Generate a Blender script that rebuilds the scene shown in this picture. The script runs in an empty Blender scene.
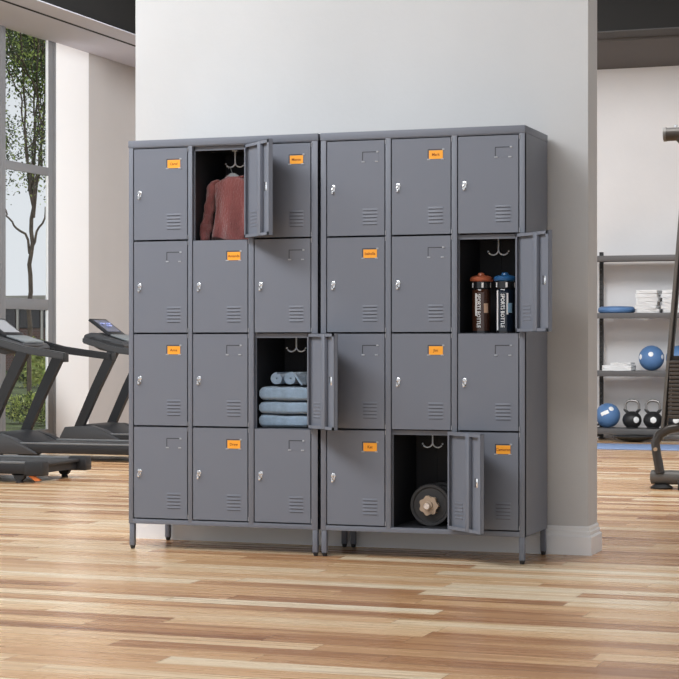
import bpy, bmesh, math, random
from mathutils import Vector, Matrix, noise
R = math.radians
PI = math.pi
random.seed(7)
S = bpy.context.scene
COL = S.collection

# ------------------------------------------------------------ camera, world, sun, lights, exposure
cd = bpy.data.cameras.new('camera'); cam = bpy.data.objects.new('camera', cd); COL.objects.link(cam)
cam.location = (0, 0, 0.909); cam.rotation_euler = (R(90), 0, R(19.65))
cd.sensor_width = 36; cd.lens = 1863 / 679 * 36; cd.shift_y = 5.5 / 679; cd.clip_end = 300
S.camera = cam
S.view_settings.view_transform = 'Standard'; S.view_settings.look = 'None'
S.view_settings.gamma = 1; S.view_settings.use_curve_mapping = False
S.view_settings.exposure = 0.0

w = bpy.data.worlds.new('sky'); S.world = w; w.use_nodes = True
bg = w.node_tree.nodes['Background']; bg.inputs[0].default_value = (0.92, 0.955, 1.0, 1); bg.inputs[1].default_value = 0.82

def light(kind, name, loc, target, energy, color=(1, 1, 1), size=1, size_y=None, angle=None, spread=None):
    l = bpy.data.lights.new(name, kind); o = bpy.data.objects.new(name, l); COL.objects.link(o)
    o.location = loc; o.rotation_euler = (Vector(target) - Vector(loc)).to_track_quat('-Z', 'Y').to_euler()
    l.energy = energy; l.color = color
    if kind == 'AREA':
        l.size = size
        if size_y: l.shape = 'RECTANGLE'; l.size_y = size_y
        if spread: l.spread = spread
    if angle: l.angle = angle
    return o
light('SUN', 'sun', (0, 30, 30), (-0.05, 30 - 24, 12), 6.0, (1, .95, .86), angle=R(1.5))
light('AREA', 'ceiling_panel_front', (-4.3, 4.7, 4.1), (-3.7, 7.6, 1.8), 168, (.95, .97, 1), 2.4, 1.6)
light('AREA', 'fill_panel_centre', (-2.4, 3.2, 4.1), (-2.0, 4.4, 0), 105, (1, .99, .975), 2.4, 1.6)  # unseen lamp, added to brighten the near floor
light('AREA', 'fill_panel_middle', (-1.6, 11.2, 4.1), (-1.9, 11.6, 0), 150, (1, .985, .96), 2.4, 1.6)  # unseen, added to lift the dark floor at the right rear
light('AREA', 'fill_panel_left', (-6.2, 6.5, 4.05), (-6.0, 8.5, 0), 140, (.96, .98, 1), 2, 2)  # added overhead fill for the left side, out of view
light('AREA', 'fill_panel_right', (-1.6, 13.5, 4.05), (-2.6, 16.2, 0), 110, (.97, .985, 1), 2.4, 1.6)  # unseen fill, added for the back wall and the floor before it
light('AREA', 'fill_panel_back_left', (-4.3, 12.9, 3.9), (-8.4, 15.6, 1.6), 262, (.95, .975, 1), 2.0, 1.6)  # added out of view behind the partition to brighten pier and beige wall
light('AREA', 'window_fill', (-8.35, 9.0, 1.9), (0, 9.0, 1.2), 70, (.93, .97, 1.0), 8, 3.4)  # added area lamp that strengthens the light from the windows

# ------------------------------------------------------------ materials
def nm(name):
    m = bpy.data.materials.new(name); m.use_nodes = True
    return m, m.node_tree.nodes, m.node_tree.links, m.node_tree.nodes['Principled BSDF']

def mat(name, c, rough=.5, metal=0, var=0, vs=3, bump=0, bs=60, spec=.5, sheen=0, coat=0, trans=0, ior=1.45, emit=0, stretch=(1, 1, 1)):
    m, N, L, P = nm(name)
    P.inputs['Base Color'].default_value = (*c, 1); P.inputs['Roughness'].default_value = rough
    P.inputs['Metallic'].default_value = metal; P.inputs['Specular IOR Level'].default_value = spec
    P.inputs['IOR'].default_value = ior
    if sheen: P.inputs['Sheen Weight'].default_value = sheen
    if coat: P.inputs['Coat Weight'].default_value = coat
    if trans: P.inputs['Transmission Weight'].default_value = trans
    if emit: P.inputs['Emission Color'].default_value = (*c, 1); P.inputs['Emission Strength'].default_value = emit
    if var or bump:
        tc = N.new('ShaderNodeTexCoord'); mp = N.new('ShaderNodeMapping'); L.new(tc.outputs['Object'], mp.inputs[0])
        mp.inputs['Scale'].default_value = stretch
    if var:
        n = N.new('ShaderNodeTexNoise'); n.inputs['Scale'].default_value = vs; n.inputs['Detail'].default_value = 5
        L.new(mp.outputs[0], n.inputs['Vector'])
        r = N.new('ShaderNodeMapRange'); r.inputs[1].default_value = .3; r.inputs[2].default_value = .7
        r.inputs[3].default_value = 1 - var; r.inputs[4].default_value = 1 + var
        L.new(n.outputs[0], r.inputs[0])
        h = N.new('ShaderNodeHueSaturation'); h.inputs['Color'].default_value = (*c, 1)
        L.new(r.outputs[0], h.inputs['Value']); L.new(h.outputs[0], P.inputs['Base Color'])
    if bump:
        b = N.new('ShaderNodeTexNoise'); b.inputs['Scale'].default_value = bs; b.inputs['Detail'].default_value = 3
        L.new(mp.outputs[0], b.inputs['Vector'])
        bp = N.new('ShaderNodeBump'); bp.inputs['Strength'].default_value = bump; bp.inputs['Distance'].default_value = .01
        L.new(b.outputs[0], bp.inputs['Height']); L.new(bp.outputs[0], P.inputs['Normal'])
    return m

def floor_mat():
    m, N, L, P = nm('plank_floor')
    def M(op, a, b=None, c=None):
        n = N.new('ShaderNodeMath'); n.operation = op
        for i, v in enumerate((a, b, c)):
            if v is None: continue
            if isinstance(v, (int, float)): n.inputs[i].default_value = v
            else: L.new(v, n.inputs[i])
        return n.outputs[0]
    g = N.new('ShaderNodeNewGeometry'); sp = N.new('ShaderNodeSeparateXYZ'); L.new(g.outputs['Position'], sp.inputs[0])
    X, Y = sp.outputs[0], sp.outputs[1]
    PW = .118
    yr = M('DIVIDE', Y, PW); row = M('FLOOR', yr); fy = M('FRACT', yr)
    def wn(a, b):
        c = N.new('ShaderNodeCombineXYZ'); L.new(a, c.inputs[0])
        if isinstance(b, (int, float)): c.inputs[1].default_value = b
        else: L.new(b, c.inputs[1])
        n = N.new('ShaderNodeTexWhiteNoise'); n.noise_dimensions = '3D'; L.new(c.outputs[0], n.inputs['Vector']); return n
    r1 = wn(row, 3.3); r2 = wn(row, 9.1)
    Ln = M('MULTIPLY_ADD', r2.outputs[0], .8, .75)
    xr = M('ADD', M('DIVIDE', X, Ln), M('MULTIPLY', r1.outputs[0], 17.0))
    cell = M('FLOOR', xr); fx = M('FRACT', xr)
    rc = wn(row, cell)
    # grain: stretched noise, offset per plank
    cv = N.new('ShaderNodeCombineXYZ')
    L.new(M('MULTIPLY_ADD', rc.outputs[0], 40, M('MULTIPLY', X, .8)), cv.inputs[0]); L.new(M('MULTIPLY', Y, 11), cv.inputs[1]); L.new(M('MULTIPLY', rc.outputs[0], 31), cv.inputs[2])
    gn = N.new('ShaderNodeTexNoise'); gn.inputs['Scale'].default_value = 1.3; gn.inputs['Detail'].default_value = 6; gn.inputs['Roughness'].default_value = .6; gn.inputs['Distortion'].default_value = .35
    L.new(cv.outputs[0], gn.inputs['Vector'])
    fac = M('ADD', M('MULTIPLY', rc.outputs[0], .80), M('MULTIPLY', M('SUBTRACT', gn.outputs[0], .36), .85))
    cr = N.new('ShaderNodeValToRGB'); L.new(fac, cr.inputs[0])
    e = cr.color_ramp.elements
    e[0].position = 0; e[0].color = FL[0]
    e[1].position = 1; e[1].color = FL[-1]
    for p, c in zip((.22, .42, .62, .8), FL[1:-1]):
        k = e.new(p); k.color = c
    # dark mineral streaks
    c2 = N.new('ShaderNodeCombineXYZ'); L.new(M('MULTIPLY', X, .9), c2.inputs[0]); L.new(M('MULTIPLY', Y, 22), c2.inputs[1]); L.new(rc.outputs[0], c2.inputs[2])
    n2 = N.new('ShaderNodeTexNoise'); n2.inputs['Scale'].default_value = 1.0; n2.inputs['Detail'].default_value = 4; L.new(c2.outputs[0], n2.inputs['Vector'])
    st = N.new('ShaderNodeMapRange'); L.new(n2.outputs[0], st.inputs[0]); st.inputs[1].default_value = .62; st.inputs[2].default_value = .75; st.inputs[3].default_value = 0; st.inputs[4].default_value = .55
    mx = N.new('ShaderNodeMix'); mx.data_type = 'RGBA'; L.new(st.outputs[0], mx.inputs[0]); L.new(cr.outputs[0], mx.inputs[6]); mx.inputs[7].default_value = (.20, .095, .045, 1)
    # joints
    ey = M('LESS_THAN', fy, .022); ex = M('LESS_THAN', M('MULTIPLY', fx, Ln), .003)
    j = M('MULTIPLY', M('MAXIMUM', ey, ex), .5)
    m2 = N.new('ShaderNodeMix'); m2.data_type = 'RGBA'; L.new(j, m2.inputs[0]); L.new(mx.outputs[2], m2.inputs[6]); m2.inputs[7].default_value = (.16, .09, .05, 1)
    L.new(m2.outputs[2], P.inputs['Base Color'])
    rr = M('MULTIPLY_ADD', gn.outputs[0], .14, .20); L.new(rr, P.inputs['Roughness'])
    P.inputs['Specular IOR Level'].default_value = .45
    return m
FL = [(.30, .125, .05, 1), (.50, .25, .115, 1), (.70, .415, .21, 1), (.79, .51, .28, 1), (.87, .64, .40, 1), (.96, .82, .61, 1)]

def glass_mat():
    m = bpy.data.materials.new('window_glass'); m.use_nodes = True; N = m.node_tree.nodes; L = m.node_tree.links
    N.clear(); o = N.new('ShaderNodeOutputMaterial'); t = N.new('ShaderNodeBsdfTransparent'); g = N.new('ShaderNodeBsdfGlossy'); x = N.new('ShaderNodeMixShader')
    t.inputs[0].default_value = (.99, 1, 1, 1); g.inputs['Roughness'].default_value = .01
    x.inputs[0].default_value = .02; L.new(t.outputs[0], x.inputs[1]); L.new(g.outputs[0], x.inputs[2]); L.new(x.outputs[0], o.inputs[0])
    return m

MT = dict(
    floor=floor_mat(), glass=glass_mat(),
    plaster=mat('plaster', (.615, .62, .625), .85, var=.035, vs=1.6, bump=.12, bs=25),
    backplaster=mat('back_plaster', (.70, .69, .695), .85, var=.05, vs=1.1, bump=.12, bs=20),
    beige=mat('beige_plaster', (.50, .475, .46), .85, var=.05, vs=.9, bump=.1, bs=20),
    white=mat('white_paint', (.93, .93, .93), .6),
    trimw=mat('white_trim', (.87, .88, .89), .45),
    soffit=mat('soffit_paint', (.57, .575, .65), .8),
    darkceil=mat('dark_ceiling', (.011, .0105, .010), .9, var=.1, vs=.4),
    taupe=mat('taupe_soffit', (.075, .066, .062), .7),
    taupe2=mat('dark_taupe', (.045, .042, .041), .7),
    frame=mat('window_frame_grey', (.19, .193, .20), .45),
    gap=mat('black_gap_shade', (.008, .008, .008), .9),
    locker=mat('locker_grey_paint', (.176, .192, .232), .42, bump=.03, bs=500, spec=.38),
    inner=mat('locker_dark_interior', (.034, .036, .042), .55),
    hookm=mat('hook_nickel', (.82, .9, 1.0), .25, 0),
    chrome=mat('chrome', (.82, .82, .83), .16, 1),
    steel=mat('brushed_steel', (.60, .60, .61), .32, 1),
    orange=mat('orange_card', (.96, .40, .035), .5),
    ink_or_glint=mat('brown_ink', (.28, .06, .005), .6),
    rubber=mat('black_rubber', (.02, .02, .021), .6),
    rose=mat('rose_knit', (.25, .078, .073), .95, var=.22, vs=18, bump=1.0, bs=160, sheen=.4, stretch=(1, 1, .35)),
    hanger=mat('grey_plastic', (.35, .37, .38), .4),
    btowel=mat('blue_terry', (.26, .365, .49), .95, var=.14, vs=40, bump=.8, bs=260, sheen=.5),
    wtowel=mat('white_terry', (.86, .86, .86), .95, bump=.5, bs=200, sheen=.3),
    amber=mat('amber_plastic', (.055, .022, .013), .1, coat=.6), amberc=mat('orange_cap', (.42, .115, .055), .3),
    navy=mat('navy_plastic', (.005, .011, .024), .1, coat=.6), bluec=mat('blue_cap', (.02, .10, .25), .3),
    blackp=mat('black_plastic', (.012, .012, .014), .2, coat=.4), wprint_glint=mat('white_print_and_glint', (.9, .9, .9), .4), tanl=mat('tan_label', (.62, .42, .30), .5), bluel=mat('pale_blue_label', (.25, .42, .58), .5),
    iron=mat('black_iron', (.035, .035, .037), .42, bump=.15, bs=120), irong=mat('iron_rim', (.09, .09, .09), .4),
    tan=mat('tan_collar', (.46, .345, .25), .5),
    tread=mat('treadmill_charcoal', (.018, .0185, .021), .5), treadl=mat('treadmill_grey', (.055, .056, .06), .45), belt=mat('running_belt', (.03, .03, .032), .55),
    rail=mat('silver_foot_rail', (.17, .175, .18), .35), screen=mat('screen', (.10, .11, .17), .2), scrlit=mat('screen_lit', (.30, .34, .62), .3, emit=.35),
    cpanel=mat('control_panel', (.22, .24, .25), .4), scrpale=mat('pale_display', (.36, .37, .39), .4), orange2=mat('orange_plastic', (.8, .22, .05), .5),
    rack=mat('rack_grey', (.105, .10, .10), .45), rackd=mat('rack_black', (.02, .02, .02), .5),
    ball=mat('blue_rubber', (.10, .21, .42), .5, bump=.1, bs=150), mati=mat('blue_mat', (.25, .36, .60), .75),
    kb=mat('kettlebell_black', (.018, .018, .02), .45, bump=.15, bs=80), kbh=mat('kettlebell_handle', (.30, .29, .28), .3, .7),
    mach=mat('machine_brown_black', (.045, .038, .034), .35), machg=mat('machine_grey', (.14, .135, .13), .38), plate=mat('weight_plate', (.07, .06, .055), .45),
    bark=mat('bark', (.10, .075, .055), .9, var=.3, vs=12), leafd=mat('dark_leaf', (.045, .075, .02), .6, var=.4, vs=3), leafl=mat('light_leaf', (.33, .42, .10), .6, var=.4, vs=3),
    leafy=mat('yellow_green_leaf', (.55, .60, .17), .6, var=.4, vs=2), grass=mat('grass', (.035, .050, .018), .95, var=.6, vs=2.2, bump=.8, bs=14, spec=.05, stretch=(1, 1, 1)),
    brick=None, dwin=mat('dark_pane', (.03, .03, .035), .1), bwin=mat('bright_pane', (.35, .55, .75), .1), bframe=mat('building_frame', (.65, .62, .58), .6), conc=mat('concrete', (.45, .42, .38), .8, var=.1), wood=mat('brown_cladding', (.16, .10, .06), .8, var=.3),
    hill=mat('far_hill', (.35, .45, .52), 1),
)
def brick_mat():
    m, N, L, P = nm('brick_wall')
    tc = N.new('ShaderNodeTexCoord'); mp = N.new('ShaderNodeMapping'); mp.inputs['Rotation'].default_value = (R(90), 0, 0); L.new(tc.outputs['Object'], mp.inputs[0])
    b = N.new('ShaderNodeTexBrick'); b.inputs['Scale'].default_value = 4; b.inputs['Color1'].default_value = (.17, .075, .06, 1); b.inputs['Color2'].default_value = (.11, .07, .06, 1); b.inputs['Mortar'].default_value = (.25, .22, .2, 1)
    L.new(mp.outputs[0], b.inputs['Vector']); L.new(b.outputs[0], P.inputs['Base Color']); P.inputs['Roughness'].default_value = .9
    return m
MT['brick'] = brick_mat()

# ------------------------------------------------------------ mesh helper
class G:
    def __init__(s): s.bm = bmesh.new()
    def _m(s, verts, mi):
        fs = set(f for v in verts for f in v.link_faces)
        for f in fs: f.material_index = mi
    def box(s, x0, x1, y0, y1, z0, z1, m=0, bev=0, seg=2, mtx=None):
        v = bmesh.ops.create_cube(s.bm, size=1)['verts']
        for a in v: a.co = Vector(((x0 + x1) / 2 + a.co.x * (x1 - x0), (y0 + y1) / 2 + a.co.y * (y1 - y0), (z0 + z1) / 2 + a.co.z * (z1 - z0)))
        if mtx: 
            for a in v: a.co = mtx @ a.co
        s._m(v, m)
        if bev:
            es = list(set(e for a in v for e in a.link_edges))
            bmesh.ops.bevel(s.bm, geom=es, offset=bev, segments=seg, profile=.5, affect='EDGES', clamp_overlap=True)
        return s
    def cone(s, p0, p1, r0, r1=None, seg=20, m=0, caps=True):
        p0 = Vector(p0); p1 = Vector(p1); r1 = r0 if r1 is None else r1
        return s.tube([p0, p1], [r0, r1], seg, m, caps)
    def tube(s, pts, r, seg=12, m=0, caps=True, flat=None):
        pts = [Vector(p) for p in pts]; n = len(pts)
        rs = [r] * n if isinstance(r, (int, float)) else r
        rings = []; up = None
        for i, p in enumerate(pts):
            t = (pts[min(i + 1, n - 1)] - pts[max(i - 1, 0)]).normalized()
            if up is None:
                up = Vector((0, 0, 1)) if abs(t.z) < .9 else Vector((0, 1, 0))
            a = t.cross(up).normalized(); b = a.cross(t).normalized(); up = b
            fa = rs[i]; fb = rs[i] * (flat if flat else 1)
            rings.append([s.bm.verts.new(p + a * math.cos(2 * PI * k / seg) * fa + b * math.sin(2 * PI * k / seg) * fb) for k in range(seg)])
        for i in range(n - 1):
            for k in range(seg):
                f = s.bm.faces.new((rings[i][k], rings[i][(k + 1) % seg], rings[i + 1][(k + 1) % seg], rings[i + 1][k])); f.material_index = m
        if caps:
            f = s.bm.faces.new(rings[0][::-1]); f.material_index = m
            f = s.bm.faces.new(rings[-1]); f.material_index = m
        return s
    def loft(s, rings, m=0, caps=True):
        R_ = [[s.bm.verts.new(p) for p in r] for r in rings]; k = len(R_[0])
        for i in range(len(R_) - 1):
            for j in range(k):
                f = s.bm.faces.new((R_[i][j], R_[i][(j + 1) % k], R_[i + 1][(j + 1) % k], R_[i + 1][j])); f.material_index = m
        if caps:
            for r, rev in ((R_[0], True), (R_[-1], False)):
                f = s.bm.faces.new(r[::-1] if rev else r); f.material_index = m
        return s
    def lathe(s, prof, c=(0, 0, 0), seg=28, m=0, axis='z'):
        c = Vector(c); rings = []
        for r, h in prof:
            ring = []
            for k in range(seg):
                a = 2 * PI * k / seg; u, v = r * math.cos(a), r * math.sin(a)
                ring.append(c + (Vector((u, v, h)) if axis == 'z' else Vector((h, u, v)) if axis == 'x' else Vector((v, h, u))))
            rings.append(ring)
        return s.loft(rings, m)
    def prism(s, poly, a0, a1, axis='y', m=0, bev=0):
        def P(u, v, a): return Vector((u, a, v)) if axis == 'y' else Vector((a, u, v)) if axis == 'x' else Vector((u, v, a))
        A = [s.bm.verts.new(P(u, v, a0)) for u, v in poly]; B = [s.bm.verts.new(P(u, v, a1)) for u, v in poly]
        n = len(poly); fs = [s.bm.faces.new(A), s.bm.faces.new(B[::-1])]
        for i in range(n): fs.append(s.bm.faces.new((A[i], B[i], B[(i + 1) % n], A[(i + 1) % n])))
        for f in fs: f.material_index = m
        if bev: bmesh.ops.bevel(s.bm, geom=list(set(e for f in fs for e in f.edges)), offset=bev, segments=2, profile=.5, affect='EDGES', clamp_overlap=True)
        return s
    def sphere(s, c, r, m=0, sc=(1, 1, 1), u=32, v=20):
        vs = bmesh.ops.create_uvsphere(s.bm, u_segments=u, v_segments=v, radius=r)['verts']
        for a in vs: a.co = Vector((c[0] + a.co.x * sc[0], c[1] + a.co.y * sc[1], c[2] + a.co.z * sc[2]))
        s._m(vs, m); return s
    def cap(s, c, r, d, ang, m=0, lift=1.006, rings=5, seg=24):
        """decal patch hugging a sphere in direction d"""
        c = Vector(c); d = Vector(d).normalized(); a = d.orthogonal().normalized(); b = d.cross(a)
        top = s.bm.verts.new(c + d * r * lift); prev = None
        for i in range(1, rings + 1):
            t = ang * i / rings; li = lift if i < rings else .985
            cur = [s.bm.verts.new(c + (d * math.cos(t) + (a * math.cos(2 * PI * k / seg) + b * math.sin(2 * PI * k / seg)) * math.sin(t)) * r * li) for k in range(seg)]
            for k in range(seg):
                f = s.bm.faces.new((top, cur[k], cur[(k + 1) % seg]) if prev is None else (prev[k], cur[k], cur[(k + 1) % seg], prev[(k + 1) % seg])); f.material_index = m
            prev = cur
        return s
    def mesh(s, name, mats, smooth=True, ang=35):
        bmesh.ops.recalc_face_normals(s.bm, faces=s.bm.faces)
        me = bpy.data.meshes.new(name); s.bm.to_mesh(me); s.bm.free()
        for k in mats: me.materials.append(MT[k])
        if smooth:
            for p in me.polygons: p.use_smooth = True
            me.set_sharp_from_angle(angle=R(ang))
        return me
    def build(s, name, mats, parent=None, loc=None, smooth=True, ang=35, **kw):
        if isinstance(mats, str): mats = [mats]
        o = bpy.data.objects.new(name, s.mesh(name, mats, smooth, ang)); COL.objects.link(o)
        if parent: o.parent = parent
        if loc: o.location = loc
        for k, v in kw.items(): o[k] = v
        return o

def empty(name, loc, label=None, cat=None, group=None, rz=0):
    o = bpy.data.objects.new(name, None); COL.objects.link(o); o.location = loc; o.rotation_euler.z = rz; o.empty_display_size = .05
    if label: o['label'] = label; o['category'] = cat
    if group: o['group'] = group
    return o
def tag(o, label, cat, group=None):
    o['label'] = label; o['category'] = cat
    if group: o['group'] = group
    return o
def dup(root, loc, label, rz=None, group=None):
    r = root.copy(); COL.objects.link(r); r.location = loc; r['label'] = label
    if rz is not None: r.rotation_euler.z = rz
    if group: r['group'] = group
    for ch in list(root.children):
        c = ch.copy(); COL.objects.link(c); c.parent = r
        for g in ch.children:
            d = g.copy(); COL.objects.link(d); d.parent = c
    return r
def text_verts(txt, size, depth=.0003):
    cu = bpy.data.curves.new('t', 'FONT'); cu.body = txt; cu.size = size; cu.align_x = 'CENTER'; cu.align_y = 'CENTER'; cu.extrude = depth; cu.resolution_u = 2; cu.offset = size * .012
    o = bpy.data.objects.new('t', cu); COL.objects.link(o)
    dg = bpy.context.evaluated_depsgraph_get(); me = bpy.data.meshes.new_from_object(o.evaluated_get(dg))
    bpy.data.objects.remove(o); bpy.data.curves.remove(cu)
    return me
def add_mesh(g, me, mtx, m=0):
    b = bmesh.new(); b.from_mesh(me); b.transform(mtx)
    mp = [g.bm.verts.new(v.co) for v in b.verts]; b.verts.index_update()
    for f in b.faces:
        try: nf = g.bm.faces.new([mp[v.index] for v in f.verts]); nf.material_index = m
        except ValueError: pass
    b.free()
def struct(name, g, mats, **kw):
    o = g.build(name, mats, **kw); o['kind'] = 'structure'; return o

# ------------------------------------------------------------ the setting
LX = -8.45          # inner face of window wall
BY = 18.0           # inner face of back wall
RX = 5.0
CZ = 4.25
g = G().box(LX - .2, RX, -3, BY + .2, -.12, 0); struct('floor', g, 'floor')
g = G().box(LX - .2, RX, -3, BY + .2, CZ, CZ + .2); struct('ceiling', g, 'darkceil')
g = G().box(LX, RX, BY, BY + .2, 0, CZ); struct('wall_back', g, 'backplaster')
# window wall: pier, beige panel
g = G().box(LX - .04, LX, 15.70, 16.36, 0, CZ); struct('wall_left', g, 'white')
g = G().box(LX - .2, LX - .015, 16.36, BY + .2, 0, CZ); struct('wall_left_far', g, 'beige')
g = G().box(LX - .04, LX, -3, 15.70, 3.77, CZ); struct('wall_left_header', g, 'soffit')
g = G().box(LX - .2, LX, -3, 15.70, 0, .07); struct('trim_sill', g, 'frame')
# soffit over the window wall, black strip painted as gap shade, edge strip
g = G().box(LX, -7.86, -3, BY, 3.77, CZ); struct('ceiling_soffit_left', g, 'soffit')
g = G().box(-7.86, -7.815, -3, BY, 3.771, CZ); struct('ceiling_gap_shade', g, 'gap')  # flush black fill paints the gap's shade, nothing is recessed
g = G().box(-7.815, -7.56, -3, BY, 3.77, 3.778); struct('ceiling_edge_strip', g, 'soffit')
g = G().box(-7.815, -7.60, -3, BY, 3.778, CZ); struct('ceiling_riser_left', g, 'darkceil')
g = G().box(-7.56, RX, 16.98, BY, 3.615, CZ).box(-7.56, RX, 16.6, BY, 3.645, 3.72)
g = G().box(-7.56, RX, 16.35, BY, 3.60, 3.63);struct('ceiling_soffit_step', G().box(-7.56, RX, 15.98, 16.36, 3.62, 3.63), 'taupe2'); struct('ceiling_riser_back', G().box(-7.56, RX, 15.985, BY, 3.63, CZ), 'darkceil'); struct('ceiling_soffit_back', g, 'taupe')

# windows: frames between mullions
def window(y0, y1, name):
    g = G(); fx0, fx1 = LX - .032, LX - .004
    g.box(fx0, fx1, y0, y0 + .06, .07, 3.77, bev=.004).box(fx0, fx1, y1 - .145, y1, .07, 3.77, bev=.004).box(fx1 - .004, fx1 + .004, y1 - .06, y1 - .045, .07, 3.77)
    g.box(fx0, fx1, y0 + .06, y1 - .14, .07, .12)
    g.box(fx0 + .004, fx1 - .002, y0 + .05, y1 - .14, 2.495, 2.575, bev=.004)
    g.box(fx0 + .004, fx1 - .002, y0 + .05, y1 - .14, 1.235, 1.335, bev=.004)
    o = struct(name, g, 'frame')
    for za, zb_ in ((.12, 1.235), (1.335, 2.495), (2.575, 3.77)):
        G().box(LX - .026, LX - .020, y0 + .06, y1 - .145, za, zb_).build('glass_pane', 'glass', o)
    G().box(fx0 + .004, fx1 - .004, y1 - .16, y1 - .145, .12, 3.77).build('glazing_bead', 'trimw', o)
window(14.70, 15.70, 'window_1')
for i in range(5): window(14.70 - .93 * (i + 1) * 3 , 14.70 - .93 * (i + 1) * 3 + 2.79, 'window_%d' % (i + 2))

# partition behind the lockers
PX0, PX1, PY0, PY1 = -3.86, -1.697, 7.95, 8.14
g = G().box(PX0, PX1, PY0, PY1, 0, CZ); struct('wall_partition', g, 'plaster')
def skirting(x0, x1, y0, y1):
    g = G(); prof = [(0, 0), (.018, 0), (.018, .078), (.011, .085), (.011, .100), (.006, .105), (.006, .117), (.001, .124), (0, .124)]
    # swept around the partition as mitred rings
    rings = [[Vector((x0 - d, y0 - d, z)) for d, z in prof], [Vector((x1 + d, y0 - d, z)) for d, z in prof], [Vector((x1 + d, y1 + d, z)) for d, z in prof], [Vector((x0 - d, y1 + d, z)) for d, z in prof]]
    rings.append([p.copy() for p in rings[0]])
    g.loft(rings, caps=False)
    bmesh.ops.remove_doubles(g.bm, verts=g.bm.verts, dist=1e-5)
    return g
struct('baseboard_partition', skirting(PX0, PX1, PY0, PY1), 'trimw', ang=20)

# ------------------------------------------------------------ lockers
W, D, H = .9, .4, 1.82
BZ = .113
ZB, ZT = .136, 1.784
ROWH = (ZT - ZB) / 4
DW = .267
COLS = ([.022, .310, .603], [.025, .317, .609])
COLX = COLS[0]
FY = 7.518

def make_door_mesh():
    g = G(); x0, x1 = -DW + .003, -.0025; z1, z0 = -.002, -ROWH + .003; T = .0014; F = .018
    g.box(x0, x1, 0, T, z0, z1)                                    # face sheet
    g.box(x0, x0 + T, 0, F, z0, z1); g.box(x1 - T, x1, 0, F, z0, z1)
    g.box(x0, x1, 0, F, z0, z0 + T); g.box(x0, x1, 0, F, z1 - T, z1)
    g.box(x0, x0 + .020, F - T, F, z0, z1); g.box(x1 - .012, x1, F - T, F, z0, z1)      # return lips
    g.box(x0, x1, F - T, F, z0, z0 + .014); g.box(x0, x1, F - T, F, z1 - .014, z1)
    g.box(x0 + .088, x0 + .118, .004, F + .002, z0 + .002, z1 - .002, bev=.001)          # stiffener channel
    # five louvres: hooded slots low on the hinge side
    for k in range(5):
        zc = z0 + .050 + k * .0150
        a, b = x1 - .100, x1 - .032
        pr = [(0, zc + .0062), (-.003, zc - .001), (-.003, zc - .0026), (0, zc - .0026)]
        V = [[Vector((a, y, z)) for y, z in pr], [Vector((a + .006, y * 1.0, z)) for y, z in pr], [Vector((b - .006, y, z)) for y, z in pr], [Vector((b, y * .1, z)) for y, z in pr]]
        V[0] = [Vector((a, y * .1, z)) for y, z in pr]
        g.loft(V)
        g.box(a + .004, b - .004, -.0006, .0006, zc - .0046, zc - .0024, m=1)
        g.box(a + .002, b - .002, T, T + .003, zc - .004, zc + .004, bev=.0012)
    g.box(x0 + .003, x1 - .003, .0021, .0023, z0 + .003, z1 - .003)
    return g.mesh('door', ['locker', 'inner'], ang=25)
def make_holder_mesh():
    # pressed card frame: dark upper slot, right clips
    g = G(); x1 = -.036; x0 = x1 - .066; zt = -.052; zb = zt - .042
    g.box(x0 - .003, x1 + .005, -.0004, .0006, zb - .001, zt + .002, m=2)
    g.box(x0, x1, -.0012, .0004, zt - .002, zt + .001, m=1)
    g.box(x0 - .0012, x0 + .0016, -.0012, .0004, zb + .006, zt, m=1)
    g.box(x0 - .004, x0 + .010, -.0028, 0, zb - .002, zb + .003, m=0, bev=.0008)
    g.box(x1 - .010, x1 + .004, -.0028, 0, zb - .002, zb + .003, m=0, bev=.0008)
    g.box(x1 - .004, x1 + .006, -.0024, 0, zt - .004, zt + .003, m=0, bev=.0008)
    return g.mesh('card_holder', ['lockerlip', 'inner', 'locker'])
MT['lockerlip'] = mat('locker_edge_highlight', (.40, .42, .46), .3)
def make_lock_mesh():
    g = G(); x = -.237; z = -ROWH / 2 - .000
    g.lathe([(.0115, 0), (.0115, -.003), (.010, -.0042), (.0072, -.0045), (.0072, -.014), (.006, -.0155)], (x, 0, z + .008), 20, 0, 'y')
    g.box(x - .0085, x + .0085, -.0048, 0, z - .022, z + .010, bev=.002)         # plate
    g.box(x - .003, x + .003, -.021, -.006, z - .002, z + .016, m=0, bev=.001)      # key blade bow
    g.tube([(x - .004, -.012, z + .002), (x - .008, -.017, z - .008), (x - .003, -.016, z - .018)], .0028, 8, 0)
    g.box(x - .009, x + .002, -.019, -.013, z - .026, z - .014, m=0, bev=.002)
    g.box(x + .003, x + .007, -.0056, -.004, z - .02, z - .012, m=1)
    c_ = Vector((x, 0, z))
    for v in g.bm.verts: v.co = c_ + (v.co - c_) * .84 + Vector((.003, 0, 0)); v.co.y *= .62
    return g.mesh('lock', ['chrome', 'inner'])
def make_cam_mesh():
    g = G(); x = -.234; z = -ROWH / 2 + .008
    g.cone((x, .0018, z), (x, .016, z), .013, m=0); g.box(x - .011, x + .011, .016, .020, z - .022, z + .014, bev=.001)
    return g.mesh('lock_cam', ['chrome'])
DOOR, HOLD, LOCK, CAM = make_door_mesh(), make_holder_mesh(), make_lock_mesh(), make_cam_mesh()
HINGE = G().cone((.0012, -.0012, -.009), (.0012, -.0012, .009), .0018, seg=8).mesh('hinge', ['lockerlip'])
def inst(name, me, parent, loc=(0, 0, 0), rz=0, label=None):
    o = bpy.data.objects.new(name, me); COL.objects.link(o); o.parent = parent; o.location = loc; o.rotation_euler.z = rz
    if label: o['label'] = label
    return o

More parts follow.
